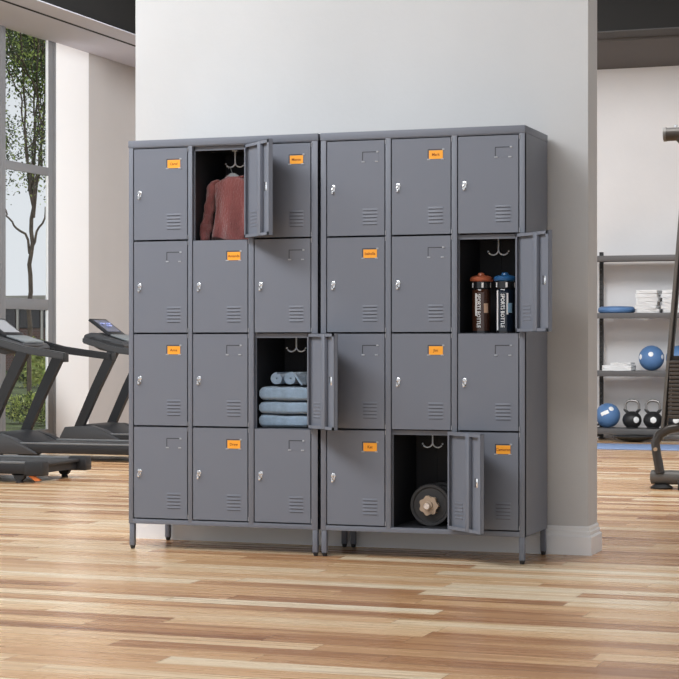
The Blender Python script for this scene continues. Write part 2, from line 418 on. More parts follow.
def hook_g():
    g = G()
    g.box(-.011, .011, -.010, .010, -.003, 0)
    g.tube([(0, 0, 0), (0, 0, -.058)], .0034, 8)
    for s in (-1, 1):
        g.tube([(0, 0, -.045)] + [(s * (.023 - .023 * math.cos(a)), 0, -.052 - .022 * math.sin(a)) for a in [PI * k / 10 for k in range(0, 9)]], .0032, 8)
        g.sphere((s * .0446, 0, -.0585), .0040, u=10, v=8)
    return g
HOOK = hook_g().mesh('coat_hook', ['hookm'])

def cabinet(x0, label, cards, opened, COLX):
    root = empty('locker_cabinet', (x0, FY, 0), label, 'locker', 'metal locker cabinets')
    t = .0012
    # outer carcass
    g = G()
    g.box(0, .0015, .002, D, BZ, 1.80).box(W - .0015, W, .002, D, BZ, 1.80)        # side sheets
    g.box(.0015, W - .0015, D - .002, D, BZ, 1.80)
    g.box(0, COLX[0] - .0005, 0, .022, BZ, 1.80, bev=.0012)
    g.box(COLX[2] + DW + .0005, W, 0, .022, BZ, 1.80, bev=.0012)
    for i in (1, 2): g.box(COLX[i - 1] + DW + .0005, COLX[i] - .0005, 0, .022, ZB - .01, ZT + .01, bev=.001)
    g.box(.0, W, .0005, .022, BZ, ZB - .0015, bev=.0012)
    g.box(.022, W - .022, .0008, .022, ZT + .0015, 1.80)
    g.box(0, W, .002, D, BZ, BZ + .0015)
    g.build('carcass', 'locker', root, ang=25)
    g = G().box(-.002, W + .002, -.003, D + .002, ZT + .004, H, bev=.003); g.build('top_panel', 'locker', root, ang=25)
    # dark lining: shelves, dividers, back and sides
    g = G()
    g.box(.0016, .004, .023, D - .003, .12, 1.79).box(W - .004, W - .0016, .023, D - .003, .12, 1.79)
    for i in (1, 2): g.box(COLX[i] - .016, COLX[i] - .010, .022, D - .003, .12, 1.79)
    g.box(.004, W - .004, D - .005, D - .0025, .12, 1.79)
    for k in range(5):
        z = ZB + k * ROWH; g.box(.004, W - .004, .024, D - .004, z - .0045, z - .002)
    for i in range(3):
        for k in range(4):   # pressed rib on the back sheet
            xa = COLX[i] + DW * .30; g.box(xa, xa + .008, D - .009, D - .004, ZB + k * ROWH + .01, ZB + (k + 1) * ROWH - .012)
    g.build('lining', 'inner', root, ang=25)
    # door stops / shelf lips
    g = G()
    for k in range(1, 4): g.box(.022, W - .022, .0215, .030, ZB + k * ROWH - .020, ZB + k * ROWH - .001)
    g.box(.022, W - .022, .0225, .030, ZT - .018, ZT + .002)
    for i in range(3): g.box(COLX[i] - .002, COLX[i] + .004, .0225, .030, ZB - .002, ZT)
    g.build('shelf_lip', 'locker', root, ang=25)
    # legs
    for (lx, ly) in ((.002, .001), (W - .026, .001), (.002, D - .026), (W - .026, D - .026)):
        l = G().box(lx, lx + .024, ly, ly + .024, .014, BZ, bev=.004, seg=2).cone((lx + .012, ly + .012, BZ), (lx + .012, ly + .012, .014), .010).build('leg', 'locker', root)
        G().cone((lx + .012, ly + .012, .0005), (lx + .012, ly + .012, .016), .009, .0125, m=0).build('foot', 'rubber', l)
    for r in range(4):
        for c in range(3):
            zt = ZT - r * ROWH; xh = COLX[c] + DW
            op = opened.get((r, c))
            d = inst('door', DOOR, root, (xh, 0, zt) if not op else (xh - .001, -.004, zt), R(op[0]) if op else 0, op[1] if op else None)
            inst('card_holder', HOLD, d)
            l = inst('lock', LOCK, d); inst('hinge', HINGE, d, (0, 0, -.012)); inst('hinge', HINGE, d, (0, 0, -ROWH + .014))
            if op:
                inst('lock_cam', CAM, d)
                inst('coat_hook', HOOK, root, (COLX[c] + DW * .5 + op[2], .17, zt - .006))
            if (r, c) in cards:
                g = G(); x1 = -.036; x0 = x1 - .066; a = -.056; b = -.092
                g.box(x0 + .004, x1 - .001, -.0016, -.0004, b, a)
                tm = text_verts(cards[(r, c)], .0165)
                add_mesh(g, tm, Matrix.Translation(((x0 + x1) / 2 + .001, -.0018, (a + b) / 2)) @ Matrix.Rotation(R(90), 4, 'X'), 1)
                g.build('name_card', ['orange', 'ink_or_glint'], d, label='orange name card')
    return root
cabinet(-3.684, 'left grey metal locker cabinet holding a rose sweater and blue towels',
        {(0, 0): 'Carol', (0, 2): 'Mason', (1, 1): 'Amanda', (2, 0): 'Anna', (3, 1): 'Drew'},
        {(0, 1): (136, 'open locker door beside the sweater', 0.0), (2, 2): (136, 'open locker door beside the blue towels', 0.0)}, COLS[0])
cabinet(-2.770, 'right grey metal locker cabinet holding sports bottles and a dumbbell',
        {(0, 1): 'Mark', (1, 0): 'Isabella', (2, 1): 'Jim', (3, 0): 'Kat', (3, 2): 'Cameron'},
        {(1, 2): (134.5, 'open locker door beside the bottles', 0.0), (3, 1): (137, 'open locker door beside the dumbbell', 0.0)}, COLS[1])
def shelf_z(r): return ZT - (r + 1) * ROWH - .002

# ------------------------------------------------------------ sweater on its hanger (left cabinet, top row, middle)
cx = -3.684 + COLX[1] + DW * .5; zt = ZT - .016; hy = FY + .17
g = G()
g.tube([(cx - .018, hy, zt - .056), (cx - .020, hy, zt - .073)][::-1] + [(cx - .018, hy, zt - .052), (cx - .008, hy, zt - .048)], .0016, 8)
g = G()
# hook of the hanger sits over the left prong, body spreads to the shoulders
hx = cx - .010
g.tube([(hx - .022, hy - .002, zt - .072), (hx - .018, hy - .002, zt - .0635), (hx - .012, hy - .002, zt - .066), (hx - .008, hy - .002, zt - .078), (hx - .004, hy, zt - .090)], .0018, 8)
g.loft([[Vector((hx + s * w_, hy + dy, zt - .088 - dz)) for s, dz, dy in ((-1, d0, -.007), (-1, d1, -.007), (-1, d1, .007), (-1, d0, .007))] for w_, d0, d1 in ((.10, .075, .085), (.06, .052, .066), (.034, .020, .050), (.010, .003, .045), (-.010, .003, .045), (-.034, .020, .050), (-.06, .052, .066), (-.10, .075, .085))])
tag(g.build('coat_hanger', 'hanger'), 'grey plastic coat hanger inside the collar of the rose sweater', 'hanger')
def sweater():
    g = G(); rings = []; n = 48; zb = shelf_z(0) + .003; top = zt - .107
    sh = .097
    prof = [(0, .046, .020), (.004, .060, .024), (.012, .085, .030), (.026, .098, .034), (.05, .100, .038), (.10, .094, .043), (.15, .092, .047), (.20, .098, .052), (.24, .106, .056), (.262, .112, .058), (top - zb - .0008, .113, .058)]
    fine = []
    for (a, b) in zip(prof[:-1], prof[1:]):
        for k in range(4): t = k / 4; fine.append(tuple(a[i] * (1 - t) + b[i] * t for i in range(3)))
    fine.append(prof[-1])
    for h, wx, wy in fine:
        r = []
        for k in range(n):
            a = 2 * PI * k / n; c_, s_ = math.cos(a), math.sin(a)
            amp = min(h / .25, 1) ** 1.4
            rip = 1 + .22 * amp * math.sin(7 * a + h * 14) + .08 * amp * math.sin(12 * a - h * 22)
            px = hx + .012 + wx * math.copysign(abs(c_) ** .75, c_)
            drop = .10 * max(0, abs(px - hx) - .02) if h < .03 else 0
            lift = 0
            if h > .2: lift = .014 * max(0, math.sin(3 * a + 1.2))* (h - .2) / .07
            r.append(Vector((px, hy - wy * math.copysign(abs(s_) ** .8, s_) * rip, max(top - h - drop * (1 - h / .03 if h < .03 else 0) * 3 + lift, zb))))
        rings.append(r)
    g.loft(rings)
    for s in (-1,):
        pts = []; rs = []
        path = [(-.072, -.010, .016), (-.098, .000, .028), (-.112, -.004, .060), (-.118, -.010, .11), (-.122, -.018, .16), (-.128, -.030, .205), (-.134, -.045, .24), (-.130, -.052, top - zb - .002)]
        rad = [.018, .030, .034, .033, .033, .040, .044, .040]
        P = []; 
        for i in range(len(path) - 1):
            for k in range(5):
                t = k / 5; P.append((tuple(path[i][q] * (1 - t) + path[i + 1][q] * t for q in range(3)), rad[i] * (1 - t) + rad[i + 1] * t))
        P.append((path[-1], rad[-1]))
        R2 = []
        for (p, r_) in P:
            ring = []
            for k in range(24):
                a = 2 * PI * k / 24; rr = r_ * (1 + .10 * math.sin(3 * a + p[2] * 60) + .07 * math.sin(p[2] * 150))
                cc = Vector((hx + .012 + p[0] + rr * .62 * math.cos(a), hy + p[1] + rr * .9 * math.sin(a), top - p[2] - rr * .35 * math.cos(a)))
                cc.z = max(cc.z, zb); cc.x = max(cc.x, -3.684 + COLX[1] - .002)
                ring.append(cc)
            R2.append(ring)
        g.loft(R2)
    # right sleeve
    P = [((.072, -.005, .016), .02), ((.10, 0, .03), .027), ((.11, 0, .08), .028), ((.115, 0, .16), .026), ((.112, -.005, .235), .025), ((.11, -.01, .256), .02)]
    R2 = []
    for p, r_ in P:
        R2.append([Vector((min(hx + .004 + p[0] + r_ * .5 * math.cos(2 * PI * k / 20), -3.684 + COLX[1] + DW + .007), hy + p[1] + r_ * math.sin(2 * PI * k / 20), max(top - p[2], zb))) for k in range(20)])
    g.loft(R2)
    # collar band
    g.tube([(hx + .012 + .040 * math.cos(a), hy + .018 * math.sin(a), top - .001 + .004 * math.cos(a) ** 2 - .004 * (math.sin(a) < 0)) for a in [2 * PI * k / 24 for k in range(25)]], .005, 8, caps=False)
    o = g.build('sweater', 'rose', ang=180)
    tag(o, 'dusty rose knitted sweater hanging in the open top locker', 'sweater')
sweater()

# ------------------------------------------------------------ folded towels
def folded(w_, d_, h_, seed, mats='btowel', name='folded_towel', layers=1):
    g = G(); rings = []; nx = 26; nn = 36
    for i in range(nx + 1):
        t = i / nx; x = (t - .5) * w_
        e = min(1, (min(t, 1 - t) * 2 / .08)) ; e = math.sqrt(max(0, 1 - (1 - min(e, 1)) ** 2)); e = .55 + .45 * e
        r = []
        for k in range(nn):
            a = 2 * PI * k / nn; c_, s_ = math.cos(a), math.sin(a)
            y = d_ / 2 * math.copysign(abs(c_) ** .35, c_) * (1 - .02 * (1 - e)); z = h_ / 2 * math.copysign(abs(s_) ** .42, s_) * e
            nz = noise.noise(Vector((x * 9 + seed, y * 9, z * 20))) * .005
            if layers > 1: nz -= .0035 * (abs(math.sin(PI * layers * (z / h_ + .5))) < .35)
            r.append(Vector((x * (1 + .01 * math.sin(seed)), y + nz * (c_ > 0 and 1 or -1), z + nz * .6 + h_ / 2)))
        rings.append(r)
    g.loft(rings)
    return g
cx = -3.684 + COLX[2] + DW * .5; zt = ZT - 2 * ROWH; zb = shelf_z(2) + .001
zz = zb
for i, (h_, dx, lab) in enumerate(((.057, .004, 'lowest of the three blue folded towels in the open locker'), (.056, .003, 'middle one of the three blue folded towels in the open locker'), (.062, .005, 'uppermost blue folded towel, under the rolled towels'))):
    o = folded(.236, .27, h_, i * 3.1, layers=2).build('folded_towel', 'btowel', None, (cx + dx - .012, FY + .175, zz + .002), ang=180)
    tag(o, lab, 'towel', 'blue towels in the open locker'); zz += h_ + .002
def roll(r0, flap, yl=.20):
    g = G(); th = .0088; turns = 2.75; pts = []
    n = int(turns * 26)
    for i in range(n + 1):
        t = i / n; rr = .004 + (r0 - th * .5 - .004) * t; a = -2 * PI * turns * t
        pts.append((rr * math.cos(a), rr * math.sin(a) * .94))
    if flap:
        lx, lz = pts[-1]
        pts += [(lx + .010, lz - .001), (lx + .022, lz - .008), (lx + .034, lz - .022), (lx + .046, lz - .040), (lx + .056, lz - .050)]
    inner, outer = [], []
    for i, p in enumerate(pts):
        a = pts[max(i - 1, 0)]; b = pts[min(i + 1, len(pts) - 1)]; dx, dz = b[0] - a[0], b[1] - a[1]; l = math.hypot(dx, dz) or 1
        nx_, nz_ = -dz / l * th * .46, dx / l * th * .46
        inner.append((p[0] + nx_, p[1] + nz_)); outer.append((p[0] - nx_, p[1] - nz_))
    A = []
    ys = [0, .003, yl * .5, yl - .003, yl]
    R_ = []
    for y in ys:
        sh = .93 if y in (0, yl) else 1
        R_.append([Vector((q[0], y, q[1])) for q in inner] + [Vector((q[0], y, q[1])) for q in outer[::-1]])
    vs = [[g.bm.verts.new(p) for p in r] for r in R_]; k = len(vs[0]); n1 = len(inner)
    for i in range(len(vs) - 1):
        for j in range(k): g.bm.faces.new((vs[i][j], vs[i][(j + 1) % k], vs[i + 1][(j + 1) % k], vs[i + 1][j]))
    for row in (vs[0], vs[-1]):
        for j in range(n1 - 1): g.bm.faces.new((row[j], row[j + 1], row[k - 2 - j], row[k - 1 - j]))
    return g
tag(roll(.030, False).build('rolled_towel', 'btowel', None, (cx - .050, FY + .06, zz + .034), ang=60), 'left rolled blue towel lying on the folded towels', 'towel', 'blue towels in the open locker')
tag(roll(.030, True).build('rolled_towel', 'btowel', None, (cx + .013, FY + .06, zz + .034), ang=60), 'right rolled blue towel with its loose edge trailing', 'towel', 'blue towels in the open locker')

# ------------------------------------------------------------ sports bottles
def bottle(x, y, z, body, capm, lab, labelm, ink_or_glint):
    root = empty('sports_bottle', (x, y, z), lab, 'bottle', 'sports bottles in the open locker', rz=R(0)); root.scale = (1, 1, 1.055)
    b = G().lathe([(.0, 0), (.036, 0), (.040, .004), (.040, .160), (.039, .170), (.036, .178), (.0, .178)], m=0)
    b.build('bottle_body', body, root)
    g = G().lathe([(.0, .001), (.0408, .001), (.0408, .010), (.0, .010)]); g.build('base_band', 'blackp', root)
    n = G().lathe([(.0, .176), (.038, .176), (.041, .180), (.041, .207), (.0, .207)], m=0)
    for k in range(16):
        a = 2 * PI * k / 16; n.box(-.004, .004, .038, .0418, .183, .203, m=1 if k % 3 == 0 else 0, mtx=Matrix.Rotation(a, 4, 'Z'))
    n.build('neck_ring', ['blackp', 'wprint_glint'], root)
    c = G().lathe([(.0, .207), (.042, .207), (.048, .211), (.049, .219), (.045, .226), (.030, .231), (.016, .233), (.014, .240), (.010, .243), (.0, .243)]); c.build('cap', capm, root)
    # vertical lettering wrapped on the front, gloss highlights painted as white strips
    g = G(); tm = text_verts('SPORTS BOTTLE', .0225, .0002)
    b2 = bmesh.new(); b2.from_mesh(tm); b2.transform(Matrix.Rotation(R(-90), 4, 'Z'))
    base = R(-92)
    vs = []
    for v in b2.verts:
        a = base + v.co.x / .0405; rr = .0406 + v.co.z
        vs.append(g.bm.verts.new(Vector((rr * math.cos(a), rr * math.sin(a), .090 + v.co.y * .82))))
    b2.verts.index_update()
    for f in b2.faces:
        try: g.bm.faces.new([vs[v.index] for v in f.verts])
        except ValueError: pass
    b2.free()
    g.build('lettering', 'wprint_glint', root)
    g = G()
    for ang0, ww, z0, z1 in ink_or_glint:
        n_ = 4; ra = []
        for k in range(n_ + 1):
            a = R(ang0) + (k / n_ - .5) * ww / .038; ra.append(a)
        for k in range(n_):
            q = [Vector((.0407 * math.cos(a), .0407 * math.sin(a), zq)) for a, zq in ((ra[k], z0), (ra[k + 1], z0), (ra[k + 1], z1), (ra[k], z1))]
            g.bm.faces.new([g.bm.verts.new(p) for p in q])
    g.build('painted_highlights', 'wprint_glint', root)
    g = G(); ra = [R(-45) + (k / 4 - .5) * .5 for k in range(5)]
    for k in range(4): g.bm.faces.new([g.bm.verts.new(Vector((.0408 * math.cos(a), .0408 * math.sin(a), zq))) for a, zq in ((ra[k], .082), (ra[k + 1], .082), (ra[k + 1], .120), (ra[k], .120))])
    g.build('sticker', labelm, root)
cx = -2.770 + COLS[1][2]; zb = shelf_z(1) + .0005
bottle(cx + .069, FY + .13, zb, 'amber', 'amberc', 'brown sports bottle with an orange cap', 'tanl', [(-108, .007, .070, .160)])
bottle(cx + .176, FY + .12, zb, 'navy', 'bluec', 'dark blue sports bottle with a blue cap', 'bluel', [(-128, .009, .012, .172), (-62, .007, .075, .160)])

# ------------------------------------------------------------ dumbbell
cx = -2.770 + COLS[1][1]; zb = shelf_z(3) + .0005
R1 = .090
root = empty('dumbbell', (cx + .142, FY + .105, zb + R1), 'black plate dumbbell with a tan star collar in the open bottom locker', 'dumbbell')
def disc(y0, r):
    g = G().lathe([(.012, y0), (r * .35, y0), (r * .38, y0 + .003), (r * .80, y0 + .005), (r * .86, y0), (r * .97, y0), (r, y0 + .004), (r, y0 + .026), (r * .97, y0 + .03), (.012, y0 + .03)], axis='y', seg=56)
    return g
disc(0, R1).build('weight_plate', ['iron'], root)
disc(.16, R1).build('weight_plate', ['iron'], root)
G().cone((0, -.055, 0), (0, .25, 0), .0125, m=0).build('bar', 'chrome', root)
for y0, y1 in ((-.024, -.002), (.192, .212)):
    g = G(); n = 72; poly = [((.040 + .0034 * math.cos(7 * 2 * PI * k / n)) * math.cos(2 * PI * k / n), (.040 + .0034 * math.cos(7 * 2 * PI * k / n)) * math.sin(2 * PI * k / n)) for k in range(n)]
    g.prism(poly, y0, y1); g.lathe([(.016, y0), (.02, y0), (.018, y0 - .006), (.016, y0 - .006)], axis='y')
    g.build('star_collar', 'tan', root)

# ------------------------------------------------------------ treadmills
def treadmill():
    root = empty('treadmill', (-6.9, 13.0, 0), 'black treadmill in the middle of the three, facing the window', 'treadmill', 'treadmills by the window')
    # local: x = world x + 6.9 ; y 0..0.7
    G().prism([(-.72, .058), (.93, .058), (.95, .07), (.95, .125), (-.72, .125)], .012, .085, bev=.006).prism([(-.72, .058), (.93, .058), (.95, .07), (.95, .125), (-.72, .125)], .615, .688, bev=.006).box(-.7, .90, .085, .615, .06, .11).build('deck', 'tread', root)
    G().box(-.70, .935, .018, .085, .125, .138, bev=.004).build('foot_rail', 'rail', root); G().box(-.70, .935, .615, .682, .125, .138, bev=.004).build('foot_rail', 'rail', root)
    G().box(-.72, .92, .09, .61, .108, .128, bev=.006).build('running_belt', 'belt', root)
    for y in (0, .61): G().box(.83, .97, y, y + .09, .048, .145, bev=.012).build('end_cap', 'tread', root)
    for y in (.04, .66):
        G().cone((.78, y - .02, .052), (.78, y + .02, .052), .040).cone((.78, y, .0), (.78, y, .014), .025, .02).box(.73, .83, y - .02, y + .02, .05, .07).build('foot', 'rubber', root)
        G().prism([(-.80, 0), (-.62, 0), (-.60, .05), (-.82, .05)], y - .02, y + .02).build('front_foot', 'rubber', root)
    G().prism([(.90, .012), (.94, .02), (.86, .06), (.84, .05)], .03, .05).build('lever', 'orange2', root, label='orange lever')
    # motor hood
    g = G(); top = [(-.95, .05), (-.86, .185), (-.70, .215), (-.60, .205), (-.42, .13), (-.40, .05)]
    g.prism(top, .09, .61, bev=.012); g.build('motor_hood', 'tread', root)
    for y0, y1 in ((0, .088), (.612, .70)):
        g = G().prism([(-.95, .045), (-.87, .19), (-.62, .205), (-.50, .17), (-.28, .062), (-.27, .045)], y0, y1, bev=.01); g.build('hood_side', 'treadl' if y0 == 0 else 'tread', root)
    for y0 in (.012, .638):
        g = G(); y1 = y0 + .05
        def rg(x, z, w_): return [Vector((x - w_, y0, z)), Vector((x + w_, y0, z)), Vector((x + w_, y1, z)), Vector((x - w_, y1, z))]
        g.loft([rg(-.74, .19, .042), rg(-.577, .53, .046), rg(-.42, .83, .050), rg(-.41, .855, .05)])
        g.build('upright', 'tread', root)
        g = G(); zc = [(-.70, .95, .024), (-.56, .915, .028), (-.45, .885, .030), (-.38, .868, .030), (-.20, .845, .028), ((-.02, .818, .027), (.02, .818, .027))[y0 > .1], ((-.04, .812, .024), (.06, .812, .024))[y0 > .1]]
        g.loft([[Vector((x, y0 - .004 + (.058 if a else 0), z + (h if b else -h))) for a, b in ((0, 0), (1, 0), (1, 1), (0, 1))] for x, z, h in zc])
        bmesh.ops.bevel(g.bm, geom=list(g.bm.edges), offset=.008, segments=2, affect='EDGES', clamp_overlap=True)
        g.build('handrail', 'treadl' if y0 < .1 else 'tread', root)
        e_ = .06 if y0 > .1 else -.04; G().box(e_ - .004, e_ + .014, y0 - .007, y0 + .062, .775, .848, bev=.006).build('handrail_cap', 'rubber', root)
    # console: body across, grips, tablet and control panel
    c = G().prism([(-.79, 1.0), (-.72, 1.02), (-.60, .985), (-.42, .935), (-.39, .90), (-.43, .86), (-.54, .845), (-.64, .865), (-.74, .915), (-.80, .965)], .10, .60, bev=.014).build('console', 'treadl', root, loc=(.06, 0, 0))
    for y in (.045, .655):
        G().tube([(-.72, .35 + (y - .35) * .75, .96), (-.66, .35 + (y - .35) * .95, .94), (-.54, y, .915), (-.45, y, .895), (-.38, y, .885)], .026, 12).build('grip', 'rubber', c)
    G().tube([(-.60, .10, .955), (-.50, .12, .94), (-.42, .2, .925), (-.40, .35, .92), (-.42, .5, .925), (-.50, .58, .94), (-.60, .60, .955)], .016, 10).build('front_grip', 'treadl', c)
    def slab(xa, za, xb, zb_, y0, y1, th, mats, nm_, up=0, par=c, bev=.003):
        d = Vector((xb - xa, 0, zb_ - za)).normalized(); nrm = Vector((-d.z, 0, d.x)) * (1 if -d.z > 0 else -1)
        if nrm.z < 0: nrm = -nrm
        A = Vector((xa, 0, za)) + nrm * up; B = Vector((xb, 0, zb_)) + nrm * up; t = nrm * th
        g = G().prism([(A.x, A.z), (B.x, B.z), (B.x + t.x, B.z + t.z), (A.x + t.x, A.z + t.z)], y0, y1, bev=bev); return g.build(nm_, mats, par)
    slab(-.80, 1.125, -.60, .985, .20, .52, .022, 'tread', 'tablet')
    slab(-.78, 1.111, -.635, 1.009, .235, .485, .002, 'scrpale', 'screen', up=.0225, bev=0)
    slab(-.585, .985, -.42, .935, .20, .52, .014, 'cpanel', 'control_panel', up=.006)
    return root
T1 = treadmill()
for ch in T1.children:
    if ch.name.startswith('console'): CON = ch
T0 = dup(T1, (-6.9, 10.83, 0), 'nearest black treadmill, only its rear end in view')
T2 = dup(T1, (-6.9, 14.58, 0), 'farthest treadmill, right behind the left locker cabinet, with its dark lit screen')
for ch in T2.children:
    if ch.name.startswith('console'):
        for q in ch.children:
            if q.name.startswith('screen'):
                q.data = q.data.copy(); q.data.materials[0] = MT['screen']
                G().box(-.745, -.70, .29, .33, 1.096, 1.107).box(-.72, -.675, .36, .42, 1.075, 1.090).box(-.74, -.70, .40, .44, 1.095, 1.108).build('display_icons', 'scrlit', ch)

CON.location = (-.075, 0, -.015)
# ------------------------------------------------------------ right side: storage rack and its load
RZ = [.116, .664, 1.213, 1.757]; RY0, RY1 = 17.5, 17.88
root = empty('storage_rack', (-2.75, 17.7, 0), 'dark grey four-shelf storage rack against the back wall', 'rack')
for i, z in enumerate(RZ):
    g = G().box(-1.0, .95, RY0 - 17.7, RY0 - 17.7 + .03, z - .053, z, bev=.003).box(-1.0, .95, RY0 - 17.67, RY1 - 17.7 - .02, z - .02, z, bev=.002).box(-1.0, .95, RY1 - 17.75, RY1 - 17.70, z - .045, z - .004)
    g.build('shelf', 'rack', root)
for x in (-.955, .90):
    for yy in (.175,):
        g = G(); g.box(x, x + .008, yy, yy + .035, 0, 1.81).box(x + .027, x + .035, yy, yy + .035, 0, 1.81).box(x, x + .035, yy + .025, yy + .035, 0, 1.81, m=1)
        for k in range(37): g.box(x + .006, x + .029, yy, yy + .03, k * .05, k * .05 + .034 if k < 36 else 1.81)
        g.box(x - .01, x + .05, yy - .01, yy + .05, 0, .012)
        g.build('post', ['rackd', 'rack'], root)
        G().box(x + .002, x + .033, -.17, yy, .135, .15).box(x + .002, x + .033, -.17, yy, .03, .06).build('bracket', 'rackd', root)
tag(G().lathe([(0, 0), (.155, 0), (.172, .012), (.178, .030), (.172, .050), (.150, .062), (.06, .066), (0, .066)], seg=40).build('balance_cushion', 'ball', None, (-3.497, 17.68, 1.2135)), 'flat round blue balance cushion on the upper rack shelf', 'balance disc')
def white_towel_mesh(w_, d_, h_, sd):
    """folded white towel: layers of sheet with a rounded fold at left"""
    g = G(); n = 3; t = h_ / n
    for k in range(n):
        z0 = k * t; pts = []
        m_ = 10
        for i in range(m_ + 1): x = -w_ / 2 + .012 + (w_ - .014) * i / m_; pts.append((x, z0 + .0008 + .0012 * math.sin(x * 40 + sd + k)))
        top = [(x, z + t - .002 + .0008 * math.sin(x * 60 + k * 2)) for x, z in pts][::-1]
        ext = [(-w_ / 2 + .012 - .011 * math.sin(a), z0 + t / 2 + t / 2 * .85 * math.cos(a)) for a in [PI * q / 5 for q in range(1, 5)]]
        g.prism(pts + top + ext, -d_ / 2 + .004 * math.sin(sd + k), d_ / 2 - .004 * math.cos(sd * 2 + k), bev=.0015)
    return g
nth = ['lowest', 'second from the bottom', 'third from the bottom', 'third from the top', 'second from the top', 'topmost']
for sx, wd, nmst in ((-3.185, .215, 'left'), (-2.935, .22, 'right')):
    z = 1.2137
    for k in range(6):
        o = white_towel_mesh(wd - .006 * (k % 3), .26, .0345, k * 1.7 + sx).build('folded_towel', 'wtowel', None, (sx + .011 * math.sin(k * 2.4 + 1), 17.66 + .008 * math.sin(k * 5), z), ang=60)
        o.rotation_euler.z = .09 * math.sin(k * 3.1 + .6)
        tag(o, 'white folded towel, %s in the %s stack on the rack' % (nth[k], nmst), 'towel', 'white towels stacked on the rack'); z += .0362
o = white_towel_mesh(.285, .24, .052, 4).build('folded_towel', 'wtowel', None, (-3.47, 17.66, .6645), ang=60)
o2 = None
tag(o, 'single white folded towel lying on the shelf below the cushion', 'towel')
tag(white_towel_mesh(.20, .22, .024, 2).build('folded_towel', 'wtowel', None, (-3.435, 17.66, .7175), ang=60), 'small white towel laid over the single folded towel', 'towel')
def ball(x, z, r, label, decals):
    root = empty('medicine_ball', (x, 17.68, z), label, 'ball', 'blue medicine balls on the rack')
    b = G().sphere((0, 0, r), r, u=40, v=24).build('ball_body', 'ball', root)
    for d, a in decals: G().cap((0, 0, r), r, d, a).build('round_label', 'wprint_glint', b)
    return root
ball(-3.163, .6645, .120, 'blue medicine ball on the middle shelf right of the white towel', [((.12, -1, .34), .23), ((-.95, -.75, .12), .24), ((1.0, -.35, .1), .22)])
ball(-2.905, .6645, .120, 'blue medicine ball on the middle shelf at the right edge', [])
b1 = ball(-3.582, .1165, .118, 'blue medicine ball with a rectangular label on the lowest shelf', [((.55, -.9, .75), .24)])
g = G(); c0 = Vector((0, 0, .12)); d = Vector((-.06, -1, .22)).normalized(); ax = Vector((1, 0, .45)).normalized(); ax = (ax - d * ax.dot(d)).normalized(); az = -ax.cross(d).normalized()
nx, nz = 8, 4; gv = [[g.bm.verts.new(c0 + (d + ax * (i / nx - .5) * .68 + az * (j / nz - .5) * .30).normalized() * .1212) for j in range(nz + 1)] for i in range(nx + 1)]
for i in range(nx):
    for j in range(nz): g.bm.faces.new((gv[i][j], gv[i + 1][j], gv[i + 1][j + 1], gv[i][j + 1]))
g.build('rectangular_label', 'wprint_glint', b1)
def kettlebell(x, label, dd):
    root = empty('kettlebell', (x, 17.66, .1165), label, 'kettlebell', 'kettlebells on the lowest shelf')
    r = .091
    prof = [(0, 0), (.045, 0), (.06, .006)] + [(r * math.cos(a), .078 + r * .92 * math.sin(a)) for a in [R(-52 + k * 10) for k in range(13)]] + [(.03, .160), (0, .162)]
    b = G().lathe(prof, seg=36).build('bell', 'kb', root)
    G().cap((0, 0, .078), r * .99, dd, .36, lift=1.035).build('round_label', 'wprint_glint', b)
    for s in (-1, 1): G().prism([(s * .035, .13), (s * .078, .165), (s * .082, .185), (s * .058, .18), (s * .028, .155)], -.018, .018, bev=.004).build('horn', 'kb', b)
    G().tube([(-.052, 0, .150), (-.066, 0, .185), (-.066, 0, .225), (-.050, 0, .252), (-.02, 0, .264), (.02, 0, .264), (.050, 0, .252), (.066, 0, .225), (.066, 0, .185), (.052, 0, .150)], .0135, 12).build('handle', 'kbh', root)
kettlebell(-3.345, 'left black kettlebell with a grey handle on the lowest shelf', (.75, -.95, .05))
kettlebell(-3.145, 'black kettlebell second from the left on the lowest shelf', (.22, -1, .05))
kettlebell(-2.93, 'right black kettlebell partly hidden behind the exercise machine', (.2, -1, .05))
o = G().lathe([(0, 0), (.05, 0), (.12, .014), (.19, .042), (.205, .050), (.20, .057), (0, .057)], seg=40).build('balance_board', 'kb', None, (-3.28, 17.42, 0.0005)); tag(o, 'round black balance board on the floor under the rack', 'balance board')
# exercise mat
g = G().box(-4.4, -1.2, -.39, .39, 0, .012, bev=.005); o = g.build('exercise_mat', 'mati', None, (0, 16.43, .0005)); tag(o, 'long blue exercise mat on the floor in front of the rack', 'mat')

# ------------------------------------------------------------ exercise machine at the right edge
MY = 11.8
root = empty('exercise_machine', (-1.685, MY, 0), 'black weight machine with ribbed weight stack at the right edge', 'exercise machine')
def mp(pts, r, name, m, seg=14, flat=None): return G().tube([(x + 1.7, y, z) for x, y, z in pts], r, seg, flat=flat).build(name, m, root)
mp([(-1.75, .35, .36), (-1.86, .12, .385), (-1.95, .04, .39), (-2.02, 0, .375), (-2.075, -.01, .34), (-2.098, -.02, .29), (-2.09, -.02, .22), (-2.066, -.03, .10)], .029, 'curved_tube', 'mach')
mp([(-2.118, 0, .072), (-2.125, 0, .072), (-1.3, 0, .072)], .045, 'base_tube', 'machg', 18)
G().sphere((-2.12 + 1.7, 0, .072), .045, sc=(.35, 1, 1), u=18, v=10).build('tube_cap', 'machg', root)
G().lathe([(0, 0), (.07, 0), (.072, .01), (.05, .026), (.03, .03), (0, .03)], (-2.06 + 1.7, -.01, 0)).build('foot_pad', 'rubber', root)
G().box(-.245, -.17, -.10, .02, 0, .06, bev=.006).build('foot_block', 'mach', root)
g = G(); 
def leaning(x0, z0, x1, z1, w_, yy0, yy1):
    return [[Vector((x + 1.7 + a, yy, z)) for a, yy in ((-w_, yy0), (w_, yy0), (w_, yy1), (-w_, yy1))] for x, z in ((x0, z0), (x1, z1))]
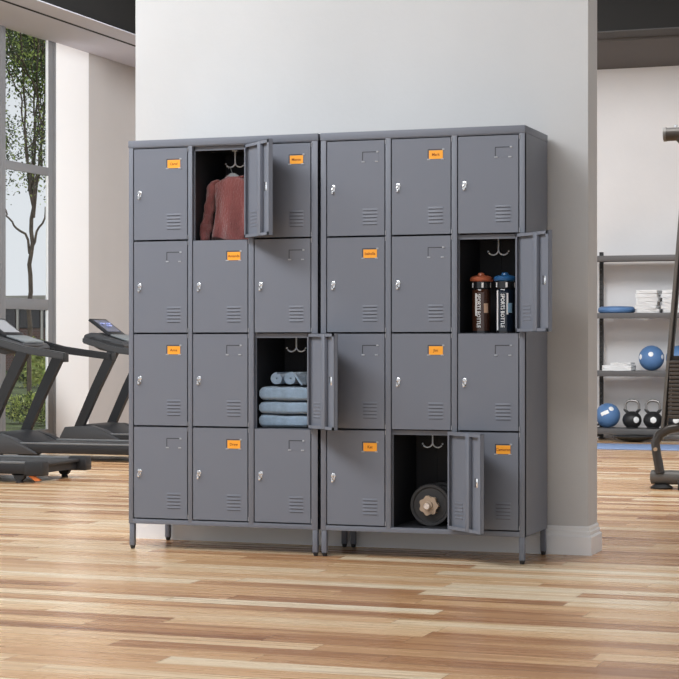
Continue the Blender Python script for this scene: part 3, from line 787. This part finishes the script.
g.loft(leaning(-2.065, .30, -1.905, 2.20, .0095, 0, .03)); g.build('leaning_post', 'machg', root)
g = G().loft(leaning(-2.050, .33, -1.892, 2.20, .0105, .03, .07)); g.build('rear_post', 'rackd', root)
g = G()
for k in range(15):
    z = .448 + k * .0245
    p = G().box(-.312 - .0025 * (15 - k) * .3, .10, .0, .16, z, z + .020, bev=.003); p.build('weight_plate', 'plate', root)
G().box(-.30, .1, .02, .14, .44, .84).build('stack_guide', 'rackd', root)
G().cone((0, .08, .10), (0, .08, .45), .012).build('guide_rod', 'steel', root)
g = G().tube([(-.334, 0, 2.242), (-.20, 0, 2.242), (.3, 0, 2.242)], .043, 20); g.build('grip_bar', 'mach', root)
G().tube([(-.347, 0, 2.242), (-.330, 0, 2.242)], .046, 20).build('grip_cap', 'machg', root)
G().tube([(-.26, 0, 2.23), (-.215, 0, 2.205), (-.18, 0, 2.17)], [.03, .045, .05], 14).build('elbow', 'mach', root)
G().cone((-.27, 0, 2.28), (-.27, 0, 2.297), .012).build('bolt', 'chrome', root)
G().cone((-.392, -.06, .25), (-.392, -.048, .25), .012).build('cap_nut', 'tan', root)

# ------------------------------------------------------------ outdoors
def leaves(g, pts, spread, n, size, mi=(0,), seed=1, squash=.8):
    rnd = random.Random(seed)
    for i in range(n):
        c = Vector(rnd.choice(pts)); v = Vector((rnd.gauss(0, 1), rnd.gauss(0, 1), rnd.gauss(0, 1) * squash)) * spread * .5
        p = c + v; a = Vector((rnd.uniform(-1, 1), rnd.uniform(-1, 1), rnd.uniform(-1, 1))).normalized(); b = a.orthogonal().normalized()
        s_ = size * rnd.uniform(.6, 1.3)
        f = g.bm.faces.new([g.bm.verts.new(q) for q in (p - a * s_, p + b * s_ * .45, p + a * s_, p - b * s_ * .45)]); f.material_index = rnd.choice(mi)
def branches(g, base, paths):
    tips = []
    for pts, r0, r1 in paths:
        n = len(pts); fine = []
        for i in range(n - 1):
            for k in range(3): t = k / 3; fine.append(tuple(pts[i][q] * (1 - t) + pts[i + 1][q] * t for q in range(3)))
        fine.append(pts[-1])
        fine = [(x + .02 * math.sin(z * 5 + j), y, z) for j, (x, y, z) in enumerate(fine)]
        g.tube(fine, [r0 + (r1 - r0) * i / (len(fine) - 1) for i in range(len(fine))], 8)
        tips.append(fine[-1])
    return tips
def grow(rnd, p, d, L_, r, depth, out):
    pts = [p]
    q = Vector(p); dd = Vector(d).normalized()
    for i in range(4):
        dd = (dd + Vector((rnd.gauss(0, .10), rnd.gauss(0, .10), rnd.gauss(0, .05) + .03))).normalized(); q = q + dd * L_ / 4; pts.append(tuple(q))
    out.append((pts, r, r * .55))
    if depth > 0:
        for k in range(rnd.choice((2, 3)) if depth > 1 else 3):
            j = rnd.choice((2, 3, 4)); nd = (dd + Vector((rnd.uniform(-.8, .8), rnd.uniform(-.8, .8), rnd.uniform(-.1, .5)))).normalized()
            grow(rnd, pts[j], nd, L_ * rnd.uniform(.6, .8), r * .5, depth - 1, out)
def tree(loc, label, trunk, seed, kinds, n, size, height_leaf, spread=.35, low=()):
    root = empty('tree', loc, label, 'tree', 'trees outside the window')
    rnd = random.Random(seed); out = []
    out.append((trunk, .036, .028))
    top = trunk[-1]
    for d, L_ in (((-.16, .1, 1), 1.9), ((.06, 0, 1), 2.0), ((.20, -.1, 1), 1.8), ((-.05, -.4, 1), 1.6)):
        grow(rnd, top, d, L_, .020, 3, out)
    for pts in low: out.append((pts, .02, .012)); grow(rnd, pts[-1], (pts[-1][0] - pts[0][0], 0, .9), .8, .012, 2, out)
    g = G(); branches(g, loc, out); g.build('trunk', 'bark', root)
    g = G(); pts = [p for o_ in out[1:] for p in o_[0][1:] if p[2] > height_leaf]
    leaves(g, pts, spread, n, size, (0, 0, 1), seed)
    f = g.build('foliage', kinds, root, smooth=False); f['kind'] = 'stuff'
    return root
tree((-12.75, 23.0, -.02), 'slender tree with forked trunk just outside the window', [(-.06, 0, 0), (-.05, 0, 1.2), (-.04, 0, 1.9), (-.02, 0, 2.35), (.0, 0, 2.85)], 3, ['leafd', 'leafl'], 42000, .024, 3.0, .24,
     low=[[(0, 0, 2.8), (-.10, 0, 3.6), (-.14, 0, 4.5), (-.22, 0, 5.8)], [(0, 0, 2.8), (.03, 0, 3.7), (.08, 0, 4.7), (.06, 0, 6)], [(.0, 0, 2.7), (.12, 0, 3.4), (.19, 0, 4.4), (.24, 0, 5.6)], [(-.03, 0, 2.2), (-.12, 0, 2.48), (-.30, 0, 2.60), (-.42, 0, 2.75)], [(-.03, 0, 2.2), (.04, 0, 2.45), (.15, 0, 2.62), (.22, 0, 2.85)]])
tree((-16.2, 31.0, -.02), 'taller leafy tree farther behind the slender one', [(0, 0, 0), (.05, 0, 1.5), (.1, 0, 2.8), (.1, 0, 3.6), (.1, 0, 4.6)], 11, ['leafd', 'leafl'], 30000, .045, 4.0, .7)
def shrub(loc, w_, d_, h_, label, mats, n, size, seed, name='shrub'):
    root = empty(name, loc, label, 'shrub', 'shrubs outside the window')
    G().tube([(0, 0, 0), (0, 0, h_ * .6)], .03, 6).tube([(0, 0, .05), (w_ * .25, 0, h_ * .6)], .02, 6).build('stem', 'bark', root)
    g = G(); rnd = random.Random(seed)
    pts = []
    for i in range(60):
        a = rnd.uniform(0, 2 * PI); r_ = math.sqrt(rnd.random()); z = rnd.uniform(.1, 1)
        k = math.sqrt(max(.02, 1 - (z * 2 - 1) ** 2 * .8)); pts.append((w_ / 2 * r_ * k * math.cos(a), d_ / 2 * r_ * k * math.sin(a), h_ * z))
    leaves(g, pts, h_ * .18, n, size, tuple(range(len(mats))), seed)
    f = g.build('foliage', mats, root, smooth=False); f['kind'] = 'stuff'
shrub((-20.0, 36.2, 0), 1.0, .8, .95, 'yellow-green bushy shrub between lawn and building, leftmost', ['leafy', 'leafl', 'leafd'], 2600, .05, 5)
shrub((-19.25, 35.4, 0), .95, .8, .85, 'yellow-green bushy shrub beside the dark round bush', ['leafy', 'leafy', 'leafl'], 2600, .05, 6)
shrub((-18.2, 34.6, 0), .72, .7, .66, 'dark rounded bush on the lawn edge outside the window', ['leafd'], 4000, .035, 8)
# low planting just outside
for i, (x, y, h_, lb) in enumerate(((-10.95, 19.6, .30, 'low yellow-green planting outside the window, left clump'), (-10.28, 19.2, .26, 'low yellow-green planting outside the window, right clump'))):
    shrub((x, y, 0), .62, .5, h_, lb, ['leafy', 'leafl', 'leafd'], 4500, .018, 20 + i)
g = G().box(-70, LX - .22, -10, 90, -.3, -.02); struct('ground_lawn', g, 'grass')
# terraced bank
g = G().prism([(24.5, -.02), (25.2, .03), (27.5, .03), (28.2, .09), (31, .09), (31.6, -.02)], -30, -10, axis='x'); struct('ground_bank', g, 'grass')
# building
root = empty('brick_building', (-30, 60, -.5), 'low brick building with dark windows far outside the window', 'building')
G().box(-8, 8, 0, 6, 0, 2.0).build('brick_wall', 'brick', root)
G().box(-8, 8, .05, 6, 2.0, 3.0).build('upper_wall', 'wood', root)
G().box(-8.3, 8.3, -.3, 6.3, 3.0, 3.2).build('roof', 'conc', root)
for k in range(16):
    x = -7.8 + k
    f = G().box(x, x + .82, -.02, .06, 2.03, 2.85).build('window', 'bwin' if k in (6, 11) else 'dwin', root)
    G().box(x - .10, x - .02, -.06, .04, 0, 2.95).build('mullion', 'bframe', f)
o = G().prism([(-60, -1), (-60, 2.6), (-48, 3.4), (-40, 2.9), (-30, 3.8), (-18, 3.0), (-10, 3.5), (-10, -1)], 84, 88).build('distant_hills', 'hill'); o['kind'] = 'structure'
